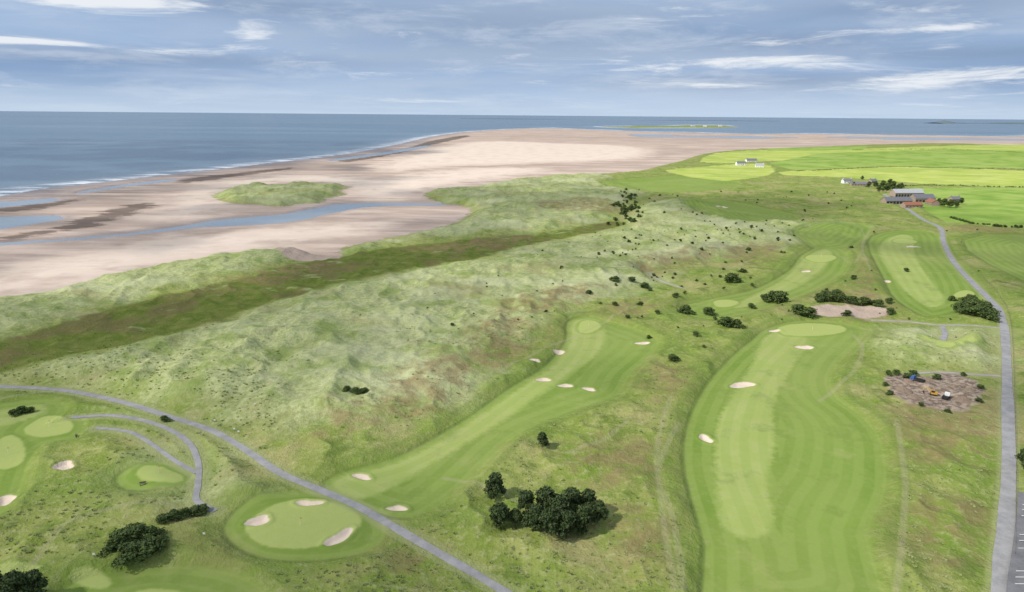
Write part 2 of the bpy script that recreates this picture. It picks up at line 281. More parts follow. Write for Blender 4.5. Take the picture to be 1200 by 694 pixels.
bp=t.new('ShaderNodeBump'); bp.inputs['Distance'].default_value=.9
hh=t.m('MULTIPLY',t.m('ADD',t.m('MULTIPLY',n2,1.0),t.m('MULTIPLY',n05,.4)),t.m('MULTIPLY',vegm,t.m('ADD',.10,t.m('MULTIPLY',t.ss(fa,0,-2),.9))))
t.put(bp.inputs['Height'],hh); bp.inputs['Strength'].default_value=.85; t.put(b.inputs['Normal'],bp.outputs[0])
# ------------------------------------------------------------------ ground mesh
def fan(nr,nc,name,mt,amin=.35,ext=14,tw=.95,full=True):
    a=np.radians(np.linspace(58,amin,nr)); ys=list(100/np.tan(a)); last=ys[-1]
    ys+= [last*(70000/last)**(k/ext) for k in range(1,ext+1)]
    ys=np.array(ys); tt=np.linspace(-tw,tw,nc)
    Y=np.repeat(ys,nc); X=np.tile(tt,len(ys))*(Y+80)
    A=None
    if full: A=base(X,Y); Z=A.pop('z')
    else: A={'coast':np.maximum(sdf(COAST,X,Y,200.),sdf(ISLE,X,Y,200.))}; Z=np.full(X.shape,SEA)
    me=bpy.data.meshes.new(name); R=len(ys); nv=R*nc; nf=(R-1)*(nc-1)
    me.vertices.add(nv); me.vertices.foreach_set('co',np.stack([X,Y,Z],1).astype(np.float32).ravel())
    i=np.arange(nv).reshape(R,nc); q=np.stack([i[:-1,:-1],i[:-1,1:],i[1:,1:],i[1:,:-1]],-1).reshape(-1)
    me.loops.add(nf*4); me.polygons.add(nf); me.loops.foreach_set('vertex_index',q.astype(np.int32))
    me.polygons.foreach_set('loop_start',np.arange(0,nf*4,4,dtype=np.int32)); me.polygons.foreach_set('loop_total',np.full(nf,4,np.int32))
    me.update(calc_edges=True); me.polygons.foreach_set('use_smooth',np.ones(nf,bool))
    for k,v in A.items():
        at=me.attributes.new(k,'FLOAT','POINT'); at.data.foreach_set('value',v.astype(np.float32))
    me.materials.append(mt); o=bpy.data.objects.new(name,me); scene.collection.objects.link(o); return o
fan(860,1150,"ground",gm)
# ------------------------------------------------------------------ sea
wm,t,b=mat("sea_water"); pos=t.new('ShaderNodeNewGeometry').outputs['Position']
n=t.noise(t.mapv(pos,(1,1,0)),.004,5,.6); nl=t.noise(t.mapv(pos,(.3,1,0),-.3),.0012,4,.6)
c=t.mix(n,(.055,.115,.165),(.09,.155,.21)); c=t.mix(t.m('MULTIPLY',t.ss(nl,.4,.65),.6),c,(.15,.225,.28))  # noise tones stand in for cloud shadow, put into the water colour
sh=t.ss(t.attr('coast'),-180,0); c=t.mix(t.m('MULTIPLY',sh,.5),c,(.25,.29,.31))
inl=t.ss(t.attr('coast'),2,10); c=t.mix(inl,c,(.27,.32,.36))
wl=t.noise(t.mapv(pos,(.25,1,0),-.38),.05,5,.65); foam=t.m('MULTIPLY',t.m('MULTIPLY',t.ss(wl,.46,.55),t.ss(t.m('ADD',t.attr('coast'),t.m('MULTIPLY',n,30)),-55,-2)),t.m('SUBTRACT',1.0,inl))
c=t.mix(foam,c,(.88,.90,.91)); t.put(b.inputs['Base Color'],c); b.inputs['Roughness'].default_value=.25; b.inputs['IOR'].default_value=1.33; b.inputs['Specular IOR Level'].default_value=.5
w1=t.noise(t.mapv(pos,(.5,1,0),-.3),.12,5,.7); bp=t.new('ShaderNodeBump'); bp.inputs['Distance'].default_value=2.2; t.put(bp.inputs['Strength'],t.m('SUBTRACT',.7,t.m('MULTIPLY',inl,.6))); t.put(bp.inputs['Height'],w1); t.put(b.inputs['Normal'],bp.outputs[0])
fan(420,520,"sea",wm,full=False)
# ------------------------------------------------------------------ roads
def strip(name,L,w,mt,off=.07,lift=.00025):
    L=np.array(L); seg=[L[0]]
    for a,c in zip(L[:-1],L[1:]):
        k=max(1,int(np.hypot(*(c-a))/4)); seg+=[a+(c-a)*j/k for j in range(1,k+1)]
    L=np.array(seg); T=np.gradient(L,axis=0); T/=np.linalg.norm(T,axis=1)[:,None]; Nn=np.stack([-T[:,1],T[:,0]],1)
    ww=w/2*(1+.22*(vn(np.arange(len(L))*.4,np.zeros(len(L)),4)-.5))
    cols=[]
    for s in (-1,-.5,0,.5,1):
        q=L+Nn*(ww*s)[:,None]; z=base(q[:,0].copy(),q[:,1].copy())['z']; cols.append(np.c_[q,z])
    zc=np.maximum.reduce([k[:,2] for k in cols]); dist=np.hypot(L[:,0],L[:,1]); V=[];F=[]
    for s,k in zip((-1,-.5,0,.5,1),cols): k[:,2]=zc+off+dist*lift+.03*(1-s*s)
    V=np.concatenate([np.stack(cols,1).reshape(-1,3)]); n=len(L)
    for i in range(n-1):
        for j in range(4): F.append((i*5+j,i*5+j+1,i*5+j+6,i*5+j+5))
    b0=len(V); sk=[]
    for i in range(n):
        for j in (0,4): v=V[i*5+j].copy(); v[2]-=.6; sk.append(v)
    V=np.concatenate([V,np.array(sk)])
    for i in range(n-1):
        F.append((b0+i*2,i*5,i*5+5,b0+i*2+2)); F.append((i*5+4,b0+i*2+1,b0+i*2+3,i*5+9))
    me=bpy.data.meshes.new(name); me.from_pydata(V.tolist(),[],F); me.materials.append(mt); o=bpy.data.objects.new(name,me); scene.collection.objects.link(o); return o
def roadmat(name,c1,c2):
    m,t,b=mat(name); p=t.new('ShaderNodeNewGeometry').outputs['Position']
    c=t.mix(t.ss(t.noise(p,.25,5,.6),.3,.7),c1,c2); c=t.mix(t.m('MULTIPLY',t.ss(t.noise(p,2.2,3,.7),.5,.7),.35),c,tuple(x*.6 for x in c1))
    t.put(b.inputs['Base Color'],c); b.inputs['Roughness'].default_value=.9; return m
tar=roadmat("weathered_tarmac",(.25,.25,.25),(.35,.345,.34)); grav=roadmat("gravel_surface",(.30,.28,.24),(.41,.38,.33)); tar2=roadmat("car_park_tarmac",(.14,.14,.145),(.20,.20,.205))
strip("golf_track",TRACK,2.3,tar); strip("cart_path",LOOP1,1.4,tar); strip("cart_path",LOOP2,1.7,tar)
strip("road",ROAD,3.6,tar); strip("gravel_lane",LANE1,1.8,grav); strip("gravel_lane",LANE2,1.6,grav); strip("gravel_lane",LANE3,2.4,tar); strip("footpath",PATH4,1.6,grav)
# ------------------------------------------------------------------ foliage
def leafmat(name,c1,c2,c3,sc=.7):
    m,t,b=mat(name); p=t.new('ShaderNodeNewGeometry').outputs['Position']
    c=t.mix(t.ss(t.noise(p,sc,3,.6),.35,.65),c1,c2); c=t.mix(t.ss(t.noise(p,4,2,.6),.5,.75),c,c3)
    t.put(b.inputs['Base Color'],c); b.inputs['Roughness'].default_value=.75; return m
pine=leafmat("pine_needles",(.028,.048,.017),(.06,.09,.027),(.10,.13,.038)); gorse=leafmat("gorse_leaves",(.042,.07,.02),(.085,.125,.032),(.14,.175,.045)); bark=simple("bark",(.10,.075,.055),.9,.3)
straw=leafmat("marram_blades",(.26,.32,.09),(.40,.44,.20),(.54,.55,.33),.08)
def tube(V,F,MI,a,b_,ra,rb,n=7,mi=0):
    a=np.array(a);b_=np.array(b_); d=b_-a; d/=np.linalg.norm(d); x=np.cross(d,[.3,.9,.2]); x/=np.linalg.norm(x); y=np.cross(d,x); s=len(V)
    for p,r in((a,ra),(b_,rb)):
        for k in range(n): an=2*math.pi*k/n; V.append(tuple(p+r*(math.cos(an)*x+math.sin(an)*y)))
    for k in range(n): F.append((s+k,s+(k+1)%n,s+n+(k+1)%n,s+n+k)); MI.append(mi)
def plant_mesh(name,h,w,nlobe,nleaf,leaf,lm,seed,trunk=True,low=.25):
    r=np.random.default_rng(seed); V=[];F=[];MI=[]
    lobes=[]
    for k in range(nlobe):
        an=r.random()*6.28; zz=low+(1-low)*r.random()**.8; rad=w*.5*(1-.75*max(0,(zz-low)/(1-low))**1.4)*r.uniform(.2,.85)
        R=w*r.uniform(.13,.27)*(1.1-.4*zz)
        lobes.append((math.cos(an)*rad,math.sin(an)*rad,min(zz*h,h-R*.6),R))
    if trunk:
        tube(V,F,MI,(0,0,-.4),(0,0,h*.45),.05*h*.6,.03*h*.6); tube(V,F,MI,(0,0,h*.45),(.1,.05,h*.9),.03*h*.6,.01*h)
    for (x,y,z,R) in lobes[:10]: tube(V,F,MI,(0,0,max(.0,z*.5)),(x*.9,y*.9,z),.012*h,.004*h,5)
    L=r.integers(0,nlobe,nleaf); u=r.normal(size=(nleaf,3)); u/=np.linalg.norm(u,axis=1)[:,None]
    lo=np.array(lobes); rr=lo[L,3]*(r.random(nleaf)**.35)*r.uniform(.8,1.3,nleaf); c=lo[L,:3]+u*rr[:,None]*np.array([1.1,1.1,.75]); c[:,2]=np.maximum(c[:,2],.05)
    for i in range(nleaf):
        a=u[i]+r.normal(size=3)*.6; a/=np.linalg.norm(a); x=np.cross(a,r.normal(size=3)); x/=np.linalg.norm(x); y=np.cross(a,x); s=leaf*r.uniform(.6,1.4); k=len(V)
        p=c[i]; V+= [tuple(p+x*s),tuple(p+y*s*.5),tuple(p-x*s*.8),tuple(p-y*s*.6)]; F.append((k,k+1,k+2,k+3)); MI.append(1)
    me=bpy.data.meshes.new(name); me.from_pydata([tuple(map(float,v)) for v in V],[],F); me.materials.append(bark); me.materials.append(lm); me.polygons.foreach_set('material_index',np.array(MI,np.int32)); me.update(); return me
def tuft_mesh(seed):
    r=np.random.default_rng(seed); V=[];F=[]
    for k in range(34):
        a=r.random()*6.28; q=r.random()*.35; x,y=q*math.cos(a),q*math.sin(a); l=r.uniform(.3,.75); h=r.uniform(.35,.9); an=r.random()*6.28; w=.07; n=len(V)
        V+=[(x-w*math.sin(an),y+w*math.cos(an),-.1),(x+w*math.sin(an),y-w*math.cos(an),-.1),(x+l*math.cos(an)*.6,y+l*math.sin(an)*.6,h),(x+l*math.cos(an),y+l*math.sin(an),h*.75)]; F+=[(n,n+1,n+2),(n+1,n+3,n+2)]
    me=bpy.data.meshes.new("tuft_mesh"); me.from_pydata([tuple(map(float,v)) for v in V],[],F); me.materials.append(straw); return me
pines=[plant_mesh("pine_mesh",7.2,6.5,26,4200,.34,pine,s) for s in (1,2,3)]
bushes=[plant_mesh("bush_mesh",2.4,3.6,16,1500,.2,gorse,s,False,.12) for s in (11,12,13)]
treesm=[plant_mesh("tree_mesh",8,7,22,2600,.42,gorse,s) for s in (21,22)]
smalls=[plant_mesh("scrub_mesh",1.4,2.4,8,150,.28,gorse,s,False,.1) for s in (31,32)]
tufts=[tuft_mesh(s) for s in (41,42,43)]
def put(name,me,u,v,s=1.0,sz=None):
    x,y=G(u,v); o=bpy.data.objects.new(name,me); o.location=(x,y,hz(x,y)-.1); o.scale=(s,s*random.uniform(.85,1.15),sz or s); o.rotation_euler[2]=random.random()*6.28; scene.collection.objects.link(o); return o
for i,(u,v,s) in enumerate([(580,588,.95),(586,624,.95),(604,622,.7),(616,612,1.),(628,630,.95),(645,636,1.05),(664,636,1.),(683,630,1.05),(700,618,.85),(668,612,1.1),(640,610,1.),(655,620,1.1),(688,610,1.),(635,530,.66),(22,712,.95),(42,706,.85),(-2,704,.8),(1199,552,.9),(1206,560,1.)]): put("pine_tree",pines[i%3],u,v,s)
for i,(u,v,s) in enumerate([(140,652,1.9),(155,662,2.4),(172,658,2.4),(188,650,1.8),(160,640,2.2),(145,644,2.),(178,640,1.8),(192,618,1.3),(205,612,1.4),(218,608,1.4),(230,604,1.3),(238,600,1.1),(408,474,1.2),(418,474,1.3),(427,473,1.1),(26,484,1.6),(16,486,1.2),(35,483,1.1),(193,495,1.2),(788,427,1.7),(857,335,3.4),(905,354,3.6),(914,356,4.),(897,353,2.4),(803,367,2.6),(830,369,2.4),(850,385,2.6),(862,385,2.4),(935,372,3.),(947,374,2.8),(880,361,1.6),(960,358,2.6),(972,358,2.8),(985,359,2.8),(998,360,2.6),(1012,361,2.6),(1028,362,2.4),(980,352,2.4),(968,352,2.),(720,340,1.8),(740,338,1.8),(755,342,2.),(1042,358,1.8),(992,374,1.8),(1043,370,1.8),
 (1122,366,3),(1132,362,3.4),(1142,366,3.6),(1152,370,3.4),(1130,372,3.),(1145,375,3.4),(1158,377,3.),(1136,356,3.),(1062,444,1.2),(1040,443,1.2),(1050,440,1.2),(1070,441,1.3),(1036,458,.9),(1042,468,1.),(1098,446,1.2),(1128,441,.9),(1148,458,1.),(1146,474,.9),(1110,486,.8),(1078,482,.8),(815,398,1.2),(760,396,.9),(735,378,1.),(530,392,.7),(640,372,.8),(750,362,1.4),(770,372,1.2),(792,352,1.6),(720,362,1.2),(690,352,1.2),(870,322,1.6),(1000,330,1.6),(1062,318,1.4),(1115,352,1.6)]): put("gorse_bush",bushes[i%3],u,v,s,s*.7)
def mass(name,me_list,pts):
    e=bpy.data.objects.new(name,None); scene.collection.objects.link(e)
    A=base(np.array([p[0] for p in pts]),np.array([p[1] for p in pts]))
    for i,(x,y,s) in enumerate(pts):
        o=bpy.data.objects.new("clump",me_list[i%len(me_list)]); o.parent=e; o.location=(x,y,A['z'][i]-.08); o.scale=(s,s,s*.8); o.rotation_euler[2]=random.random()*6.28; scene.collection.objects.link(o)
pts=[]
for k in range(80):
    u=random.gauss(785,65); v=random.gauss(294,20)+ (740-u)*.12; pts.append((*G(u,max(v,248)),random.choice([.6,.8,1.,1.2,1.8])))
for k in range(60):
    u=random.gauss(735,8); v=random.gauss(247,8); pts.append((*G(u,v),random.uniform(1.6,3.4)))
for k in range(50): pts.append((*G(random.uniform(840,1010),random.uniform(262,300)),random.uniform(.8,2.)))
for k in range(30): pts.append((*G(random.uniform(500,800),random.uniform(300,400)),random.uniform(.3,.8)))
for k in range(50): pts.append((*G(random.uniform(700,1000),random.uniform(225,262)),random.uniform(.8,2.)))
for k in range(60): pts.append((*G(random.gauss(850,90),random.gauss(345,22)),random.uniform(.5,1.5)))
for k in range(40): pts.append((*G(random.uniform(1020,1160),random.uniform(262,380)),random.uniform(.4,1.3)))
pa=np.array(pts); fa_=base(pa[:,0].copy(),pa[:,1].copy())['fair']; pts=[p for p,f_ in zip(pts,fa_) if f_<-3]
mass("dune_scrub",smalls,pts)
# marram and rough-grass tussocks
N=12000; vv=rng.uniform(380,720,N); uu=rng.uniform(-60,1260,N); P_=np.array([G(a,c_) for a,c_ in zip(uu,vv)]); A=base(P_[:,0].copy(),P_[:,1].copy())
cl_=fbm(P_[:,0]/22,P_[:,1]/22,3,55); ok=(A['fair']<-5)&(A['road']>3)&(A['veg']>4)&(A['green']<-4)&(A['bunk']<-2)&(A['dirt']<-2)&(cl_>.48)&((A['dune']>-5)|(rng.random(N)<.5))
P_=P_[ok]; Zt=A['z'][ok]; e=bpy.data.objects.new("marram_grass",None); scene.collection.objects.link(e)
for i in range(len(P_)):
    s=random.uniform(.35,.85); o=bpy.data.objects.new("tussock",tufts[i%3]); o.parent=e; o.location=(P_[i,0],P_[i,1],Zt[i]-.03); o.scale=(s,s,s*.65); o.rotation_euler[2]=random.random()*6.28; scene.collection.objects.link(o)
def hedge(pl,name="hedgerow",s=1.6,step=2.2):
    L=np.array(pl); pts=[]
    for a,c in zip(L[:-1],L[1:]):
        d=np.hypot(*(c-a)); k=max(1,int(d/step))
        for j in range(k):
            if random.random()<.86: q=a+(c-a)*(j/k); pts.append((q[0]+random.gauss(0,.4),q[1]+random.gauss(0,.4),s*random.uniform(.7,1.3)))
    mass(name,smalls,pts)
hedge(line([(1060,219),(1120,219),(1200,220)],1),step=3,s=1.3); hedge(line([(1165,266),(1182,267),(1198,267)],1),step=1.5,s=2.2); hedge(line([(935,201),(1040,196),(1130,198),(1220,200)],1),step=4,s=1.3); hedge(line([(1000,176),(1110,175),(1220,180)],1),step=7,s=1.6); hedge(line([(1115,256),(1140,263),(1165,264)],1),step=2,s=1.6)
# ------------------------------------------------------------------ buildings
stone=simple("sandstone_wall",(.32,.25,.20),.9,.25,.8); white=simple("white_render",(.78,.77,.74),.8,.06,.5); slate=simple("slate_roof",(.16,.165,.18),.7,.25,.5); tin=simple("corrugated_roof",(.36,.37,.39),.5,.15,.3); tile=simple("pantile_roof",(.30,.13,.08),.8,.25,.6); glass=simple("window_glass",(.03,.04,.05),.15,.1); wood=simple("timber",(.19,.15,.11),.85,.3,3)
def mobj(name,V,F,mt,parent=None):
    me=bpy.data.meshes.new(name); me.from_pydata([tuple(map(float,v)) for v in V],[],F); me.materials.append(mt); o=bpy.data.objects.new(name,me); scene.collection.objects.link(o)
    if parent: o.parent=parent
    return o
def boxvf(x0,x1,y0,y1,z0,z1,V,F):
    s=len(V); V+=[(x0,y0,z0),(x1,y0,z0),(x1,y1,z0),(x0,y1,z0),(x0,y0,z1),(x1,y0,z1),(x1,y1,z1),(x0,y1,z1)]
    F+=[(s,s+3,s+2,s+1),(s+4,s+5,s+6,s+7),(s,s+1,s+5,s+4),(s+1,s+2,s+6,s+5),(s+2,s+3,s+7,s+6),(s+3,s,s+4,s+7)]
def house(name,u,v,L,W,hh,rot,wm_,rm,chim=True,big=False):
    x,y=G(u,v); e=bpy.data.objects.new(name,None); scene.collection.objects.link(e); e.location=(x,y,hz(x,y)-.2); e.rotation_euler[2]=rot
    a,b_=L/2,W/2; rh=hh+W*.36
    mobj("walls",[(-a,-b_,0),(a,-b_,0),(a,b_,0),(-a,b_,0),(-a,-b_,hh),(a,-b_,hh),(a,b_,hh),(-a,b_,hh),(-a,0,rh),(a,0,rh)],[(0,1,5,4),(2,3,7,6),(1,2,6,9,5),(3,0,4,8,7)],wm_,e)
    V=[];F=[]; o=.4; k=(rh-hh)/b_
    for s in(-1,1):
        n=len(V); V+=[(-a-o,s*(b_+o),hh-o*k+.05),(a+o,s*(b_+o),hh-o*k+.05),(a+o,0,rh+.05),(-a-o,0,rh+.05)]; V+=[(p[0],p[1],p[2]+.2) for p in V[n:n+4]]
        F+=[(n,n+1,n+2,n+3),(n+4,n+5,n+6,n+7),(n,n+1,n+5,n+4),(n+1,n+2,n+6,n+5),(n+3,n,n+4,n+7)]
    mobj("roof",V,F,rm,e)
    V=[];F=[]; nw=max(2,int(L/4))
    for s in(-1,1):
        for i in range(nw):
            cx=-a+L*(i+.5)/nw
            for zf in ([1.0] if hh<4.5 else [1.0,hh-2.2]):
                if big: boxvf(cx-1.5,cx+1.5,s*b_-.03,s*b_+.03,.1,3.2,V,F)
                else: boxvf(cx-.5,cx+.5,s*b_-.03,s*b_+.03,zf,zf+1.3,V,F)
                if big: break
    mobj("windows",V,F,glass,e); V=[];F=[]; boxvf(-.5+L*.12,.5+L*.12,-b_-.06,-b_+.02,0,2.1,V,F); mobj("door",V,F,wood,e)
    if chim:
        V=[];F=[]
        for s in(-1,1): boxvf(s*(a-.5)-.45,s*(a-.5)+.45,-.4,.4,rh-.5,rh+1.3,V,F)
        mobj("chimneys",V,F,wm_,e)
house("farm_barn",1050,239,34,11,4,.15,stone,slate,False,True); house("farm_barn",1080,237,26,13,5,.1,stone,slate,False,True); house("farm_barn",1062,231,40,12,5,.12,stone,tin,False,True); house("farm_barn",1092,241,16,9,4,1.5,stone,tile,False); house("stone_farmhouse",1118,238,12,8,5,.2,stone,slate); house("farm_barn",1068,244,22,8,3.5,.15,stone,tile,False)
house("white_cottage",992,216,14,8,4,.1,white,slate); house("farm_barn",1008,219,28,8,3.5,-.1,stone,slate,False); house("stone_cottage",1022,216,12,8,4,.4,stone,slate)
house("white_cottage",868,194,20,9,5,.1,white,slate); house("white_cottage",890,196,16,9,4,-.2,white,tin); house("farm_barn",880,190,24,10,4,.1,white,slate,False)
for u,v in((812,148.3),(826,148.5),(844,148.4)): house("white_cottage",u,v,36,18,9,random.uniform(-.3,.3),white,tin,False)
for i,(u,v,s) in enumerate([(1030,226,1.2),(1038,227,1.5),(1046,225,1.6),(1034,222,1.4),(1042,220,1.4),(1025,222,1.2),(1052,226,1.3),(1018,221,1.1),(1000,219,.8),(1100,240,.9),(1106,243,1.2),(1113,244,1.2),(1120,243,1.),(1126,240,1.),(1010,212,.8),(1056,222,1.)]): put("broadleaf_tree",treesm[i%2],u,v,s)
# ------------------------------------------------------------------ distant land
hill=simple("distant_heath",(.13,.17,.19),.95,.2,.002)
def ridge(name,u0,u1,dist,prof,depth=900):
    V=[];F=[];n=60
    for i in range(n+1):
        f_=i/n; u=u0+(u1-u0)*f_; x=(u-600)/FPX*dist*1.02; h=prof(f_)
        V+=[(x,dist,-6),(x,dist+depth*.3,h*.7),(x,dist+depth*.5,h),(x,dist+depth,-6)]
    for i in range(n):
        for j in range(3): a=i*4+j; F.append((a,a+4,a+5,a+1))
    mobj(name,V,F,hill)
ridge("distant_headland",1083,1320,13000,lambda f:12+40*math.exp(-((f-.05)/.025)**2)+44*sm(f,.25,.7)+6*math.sin(f*23))
ridge("distant_headland",540,900,15000,lambda f:max(-5,6*math.sin(f*9+.4)+3))
# ------------------------------------------------------------------ works yard
yel=simple("yellow_paint",(.55,.32,.04),.5,.15,2); dark=simple("dark_rubber",(.03,.03,.03),.8,.2,3); blu=simple("blue_paint",(.05,.12,.3),.5,.15,2); soil=simple("spoil_heap_soil",(.24,.18,.13),.95,.35,.8)
def excavator(u,v,rot):
    x,y=G(u,v); e=bpy.data.objects.new("excavator",None); scene.collection.objects.link(e); e.location=(x,y,hz(x,y)); e.rotation_euler[2]=rot; e.scale=(.7,.7,.7)
    V=[];F=[]
    for s in(-1,1):
        n=len(V); pr=[(-1.6,.25),(-1.35,0),(1.35,0),(1.6,.25),(1.6,.5),(1.35,.75),(-1.35,.75),(-1.6,.5)]
        for yy in (s*.95-.25,s*.95+.25): V+=[(p[0],yy,p[1]) for p in pr]
        F.append(tuple(range(n,n+8))); F.append(tuple(range(n+15,n+7,-1)))
        for k in range(8): F.append((n+k,n+(k+1)%8,n+8+(k+1)%8,n+8+k))
    mobj("tracks",V,F,dark,e)
    V=[];F=[]; boxvf(-1.8,1.2,-1.05,1.05,.85,1.7,V,F); boxvf(-1.75,-.6,-1.0,1.0,1.703,2.0,V,F); mobj("body",V,F,yel,e)
    V=[];F=[]; boxvf(-.4,1.1,.15,1.04,1.703,2.9,V,F); mobj("cab",V,F,glass,e); V=[];F=[]; boxvf(-.45,1.15,.1,1.1,2.903,3.02,V,F); mobj("cab_roof",V,F,yel,e)
    V=[];F=[];MI=[]; tube(V,F,MI,(1.1,-.3,1.4),(2.9,-.3,3.6),.28,.24,6); tube(V,F,MI,(2.9,-.3,3.6),(4.4,-.3,3.1),.24,.2,6); tube(V,F,MI,(4.4,-.3,3.2),(4.9,-.3,1.2),.2,.14,6); mobj("boom",V,F,yel,e)
    V=[(4.6,-.8,1.2),(5.1,-.8,1.2),(4.5,-.8,.3),(4.1,-.8,.7),(4.6,.2,1.2),(5.1,.2,1.2),(4.5,.2,.3),(4.1,.2,.7)]; mobj("bucket",V,[(0,1,2,3),(4,7,6,5),(1,5,6,2),(2,6,7,3),(3,7,4,0)],dark,e)
excavator(1093,466,2.6)
def truck(name,u,v,rot,m1,m2):
    x,y=G(u,v); e=bpy.data.objects.new(name,None); scene.collection.objects.link(e); e.location=(x,y,hz(x,y)); e.rotation_euler[2]=rot
    V=[];F=[];MI=[]
    for xx in(-1.5,1.5):
        for s in(-1,1): tube(V,F,MI,(xx,s*.95,.4),(xx,s*.7,.4),.4,.4,14)
    mobj("wheels",V,F,dark,e)
    V=[(1.0,-.9,.5),(2.5,-.9,.5),(2.5,.9,.5),(1.0,.9,.5),(1.0,-.9,1.2),(2.5,-.9,1.1),(2.5,.9,1.1),(1.0,.9,1.2),(1.0,-.8,2.0),(1.8,-.8,2.0),(1.8,.8,2.0),(1.0,.8,2.0)]
    mobj("cab",V,[(0,1,5,4),(1,2,6,5),(2,3,7,6),(3,0,4,7),(4,5,9,8),(5,6,10,9),(6,7,11,10),(7,4,8,11),(8,9,10,11)],m1,e)
    V=[];F=[]; boxvf(-2.5,.9,-.95,.95,.6,.75,V,F); boxvf(-2.5,.9,-.95,-.87,.753,1.2,V,F); boxvf(-2.5,.9,.87,.95,.753,1.2,V,F); boxvf(-2.5,-2.42,-.86,.86,.753,1.2,V,F); mobj("load_bed",V,F,m2,e)
truck("utility_truck",1108,470,.8,white,dark); truck("utility_truck",1074,452,2.2,blu,dark)
def heap(u,v,w,h):
    x,y=G(u,v); z=hz(x,y); V=[(0,0,h)];F=[]; R,n=6,18
    for r_ in range(1,R+1):
        for k in range(n):
            a=6.283*k/n; q=w*r_/R*(1+.25*random.random()); V.append((q*math.cos(a),q*math.sin(a)*.8,h*(1-(r_/R)**1.3)+random.uniform(-.2,.2)-.1))
    for k in range(n): F.append((0,1+k,1+(k+1)%n))
    for r_ in range(R-1):
        for k in range(n): a=1+r_*n; F.append((a+k,a+n+k,a+n+(k+1)%n,a+(k+1)%n))
    o=mobj("spoil_heap",V,F,soil); o.location=(x,y,z-.1)
for q in((1056,462,3.5,1.6),(1070,470,3,1.2),(1128,472,3.4,1.5),(1135,460,2.6,1.2),(1086,450,2.5,1.),(1064,452,2.2,1.3),(1116,456,2.4,1.1)): heap(*q)
# ------------------------------------------------------------------ flags, fence, signs
def flag(u,v):
    x,y=G(u,v); e=bpy.data.objects.new("golf_flag",None); scene.collection.objects.link(e); e.location=(x,y,hz(x,y)); V=[];F=[];MI=[]
    tube(V,F,MI,(0,0,0),(0,0,2.3),.04,.03,6); mobj("pole",V,F,white,e); V=[];F=[]
    for i in range(5): V+=[(.03+i*.13,.05*math.sin(i*1.6),2.25-i*.02),(.03+i*.13,.05*math.sin(i*1.6+.4),1.85+i*.02)]
    for i in range(4): F.append((i*2,i*2+1,i*2+3,i*2+2))
    mobj("flag",V,F,yel,e)
for q in((352,617),(952,387),(187,559),(58,501),(10,533),(690,382),(1090,404),(962,302)): flag(*q)
def bench(u,v,rot):
    x,y=G(u,v); e=bpy.data.objects.new("tee_bench",None); scene.collection.objects.link(e); e.location=(x,y,hz(x,y)); e.rotation_euler[2]=rot
    V=[];F=[]; boxvf(-.8,.8,-.2,.2,.42,.48,V,F); mobj("seat",V,F,wood,e); V=[];F=[]; boxvf(-.8,.8,.203,.25,.5,.95,V,F); mobj("backrest",V,F,wood,e)
    V=[];F=[]
    for xx in(-.7,.62): boxvf(xx,xx+.08,-.18,.18,-.1,.417,V,F)
    mobj("legs",V,F,wood,e)
for q in((168,572,.4),(1120,398,1.2),(90,512,2.)): bench(*q)
def post(u,v):
    x,y=G(u,v); e=bpy.data.objects.new("tee_marker_sign",None); scene.collection.objects.link(e); e.location=(x,y,hz(x,y)); V=[];F=[]; boxvf(-.05,.05,-.05,.05,-.1,1.0,V,F); mobj("post",V,F,wood,e)
    V=[];F=[]; boxvf(-.3,.3,-.09,-.053,.55,1.05,V,F); mobj("board",V,F,white,e)
for q in((275,507),(240,633),(112,662),(280,510),(300,488),(252,497),(1130,398),(335,397)): post(*q)
def fence(pl,name="post_fence",step=4):
    L=np.array(pl);V=[];F=[];MI=[];prev=None
    for a,c in zip(L[:-1],L[1:]):
        d=np.hypot(*(c-a));k=max(1,int(d/step))
        for j in range(k):
            q=a+(c-a)*j/k; z=hz(q[0],q[1]); tube(V,F,MI,(q[0],q[1],z-.2),(q[0],q[1],z+1.2),.07,.06,5)
            if prev is not None:
                for hh_ in(.45,.8,1.1): tube(V,F,MI,(*prev[:2],prev[2]+hh_),(q[0],q[1],z+hh_),.02,.02,3)
            prev=(q[0],q[1],z)
    mobj(name,V,F,wood)
fence(line([(1186,690),(1189,640),(1190,590),(1190,540),(1189,480),(1187,420),(1183,372),(1170,348),(1150,326)],2),step=5)
# parking strip beside the road with painted bays
cpl=line([(1214,590),(1211,640),(1207,700),(1204,760)],4); strip("car_park",cpl,8.0,tar2,.06)
V=[];F=[]
for (ax,ay),(bx,by) in zip(cpl[:-1],cpl[1:]):
    k=max(1,int(math.hypot(bx-ax,by-ay)/2.6))
    for j in range(k):
        x=ax+(bx-ax)*j/k; y=ay+(by-ay)*j/k; zz=[hz(x+q,y) for q in(-4,-2,0,2,4)]; z=max(zz)+.06+.16; boxvf(x-3.7,x+1.2,y-.06,y+.06,z-.1,z,V,F)
mobj("parking_bay_markings",V,F,white)
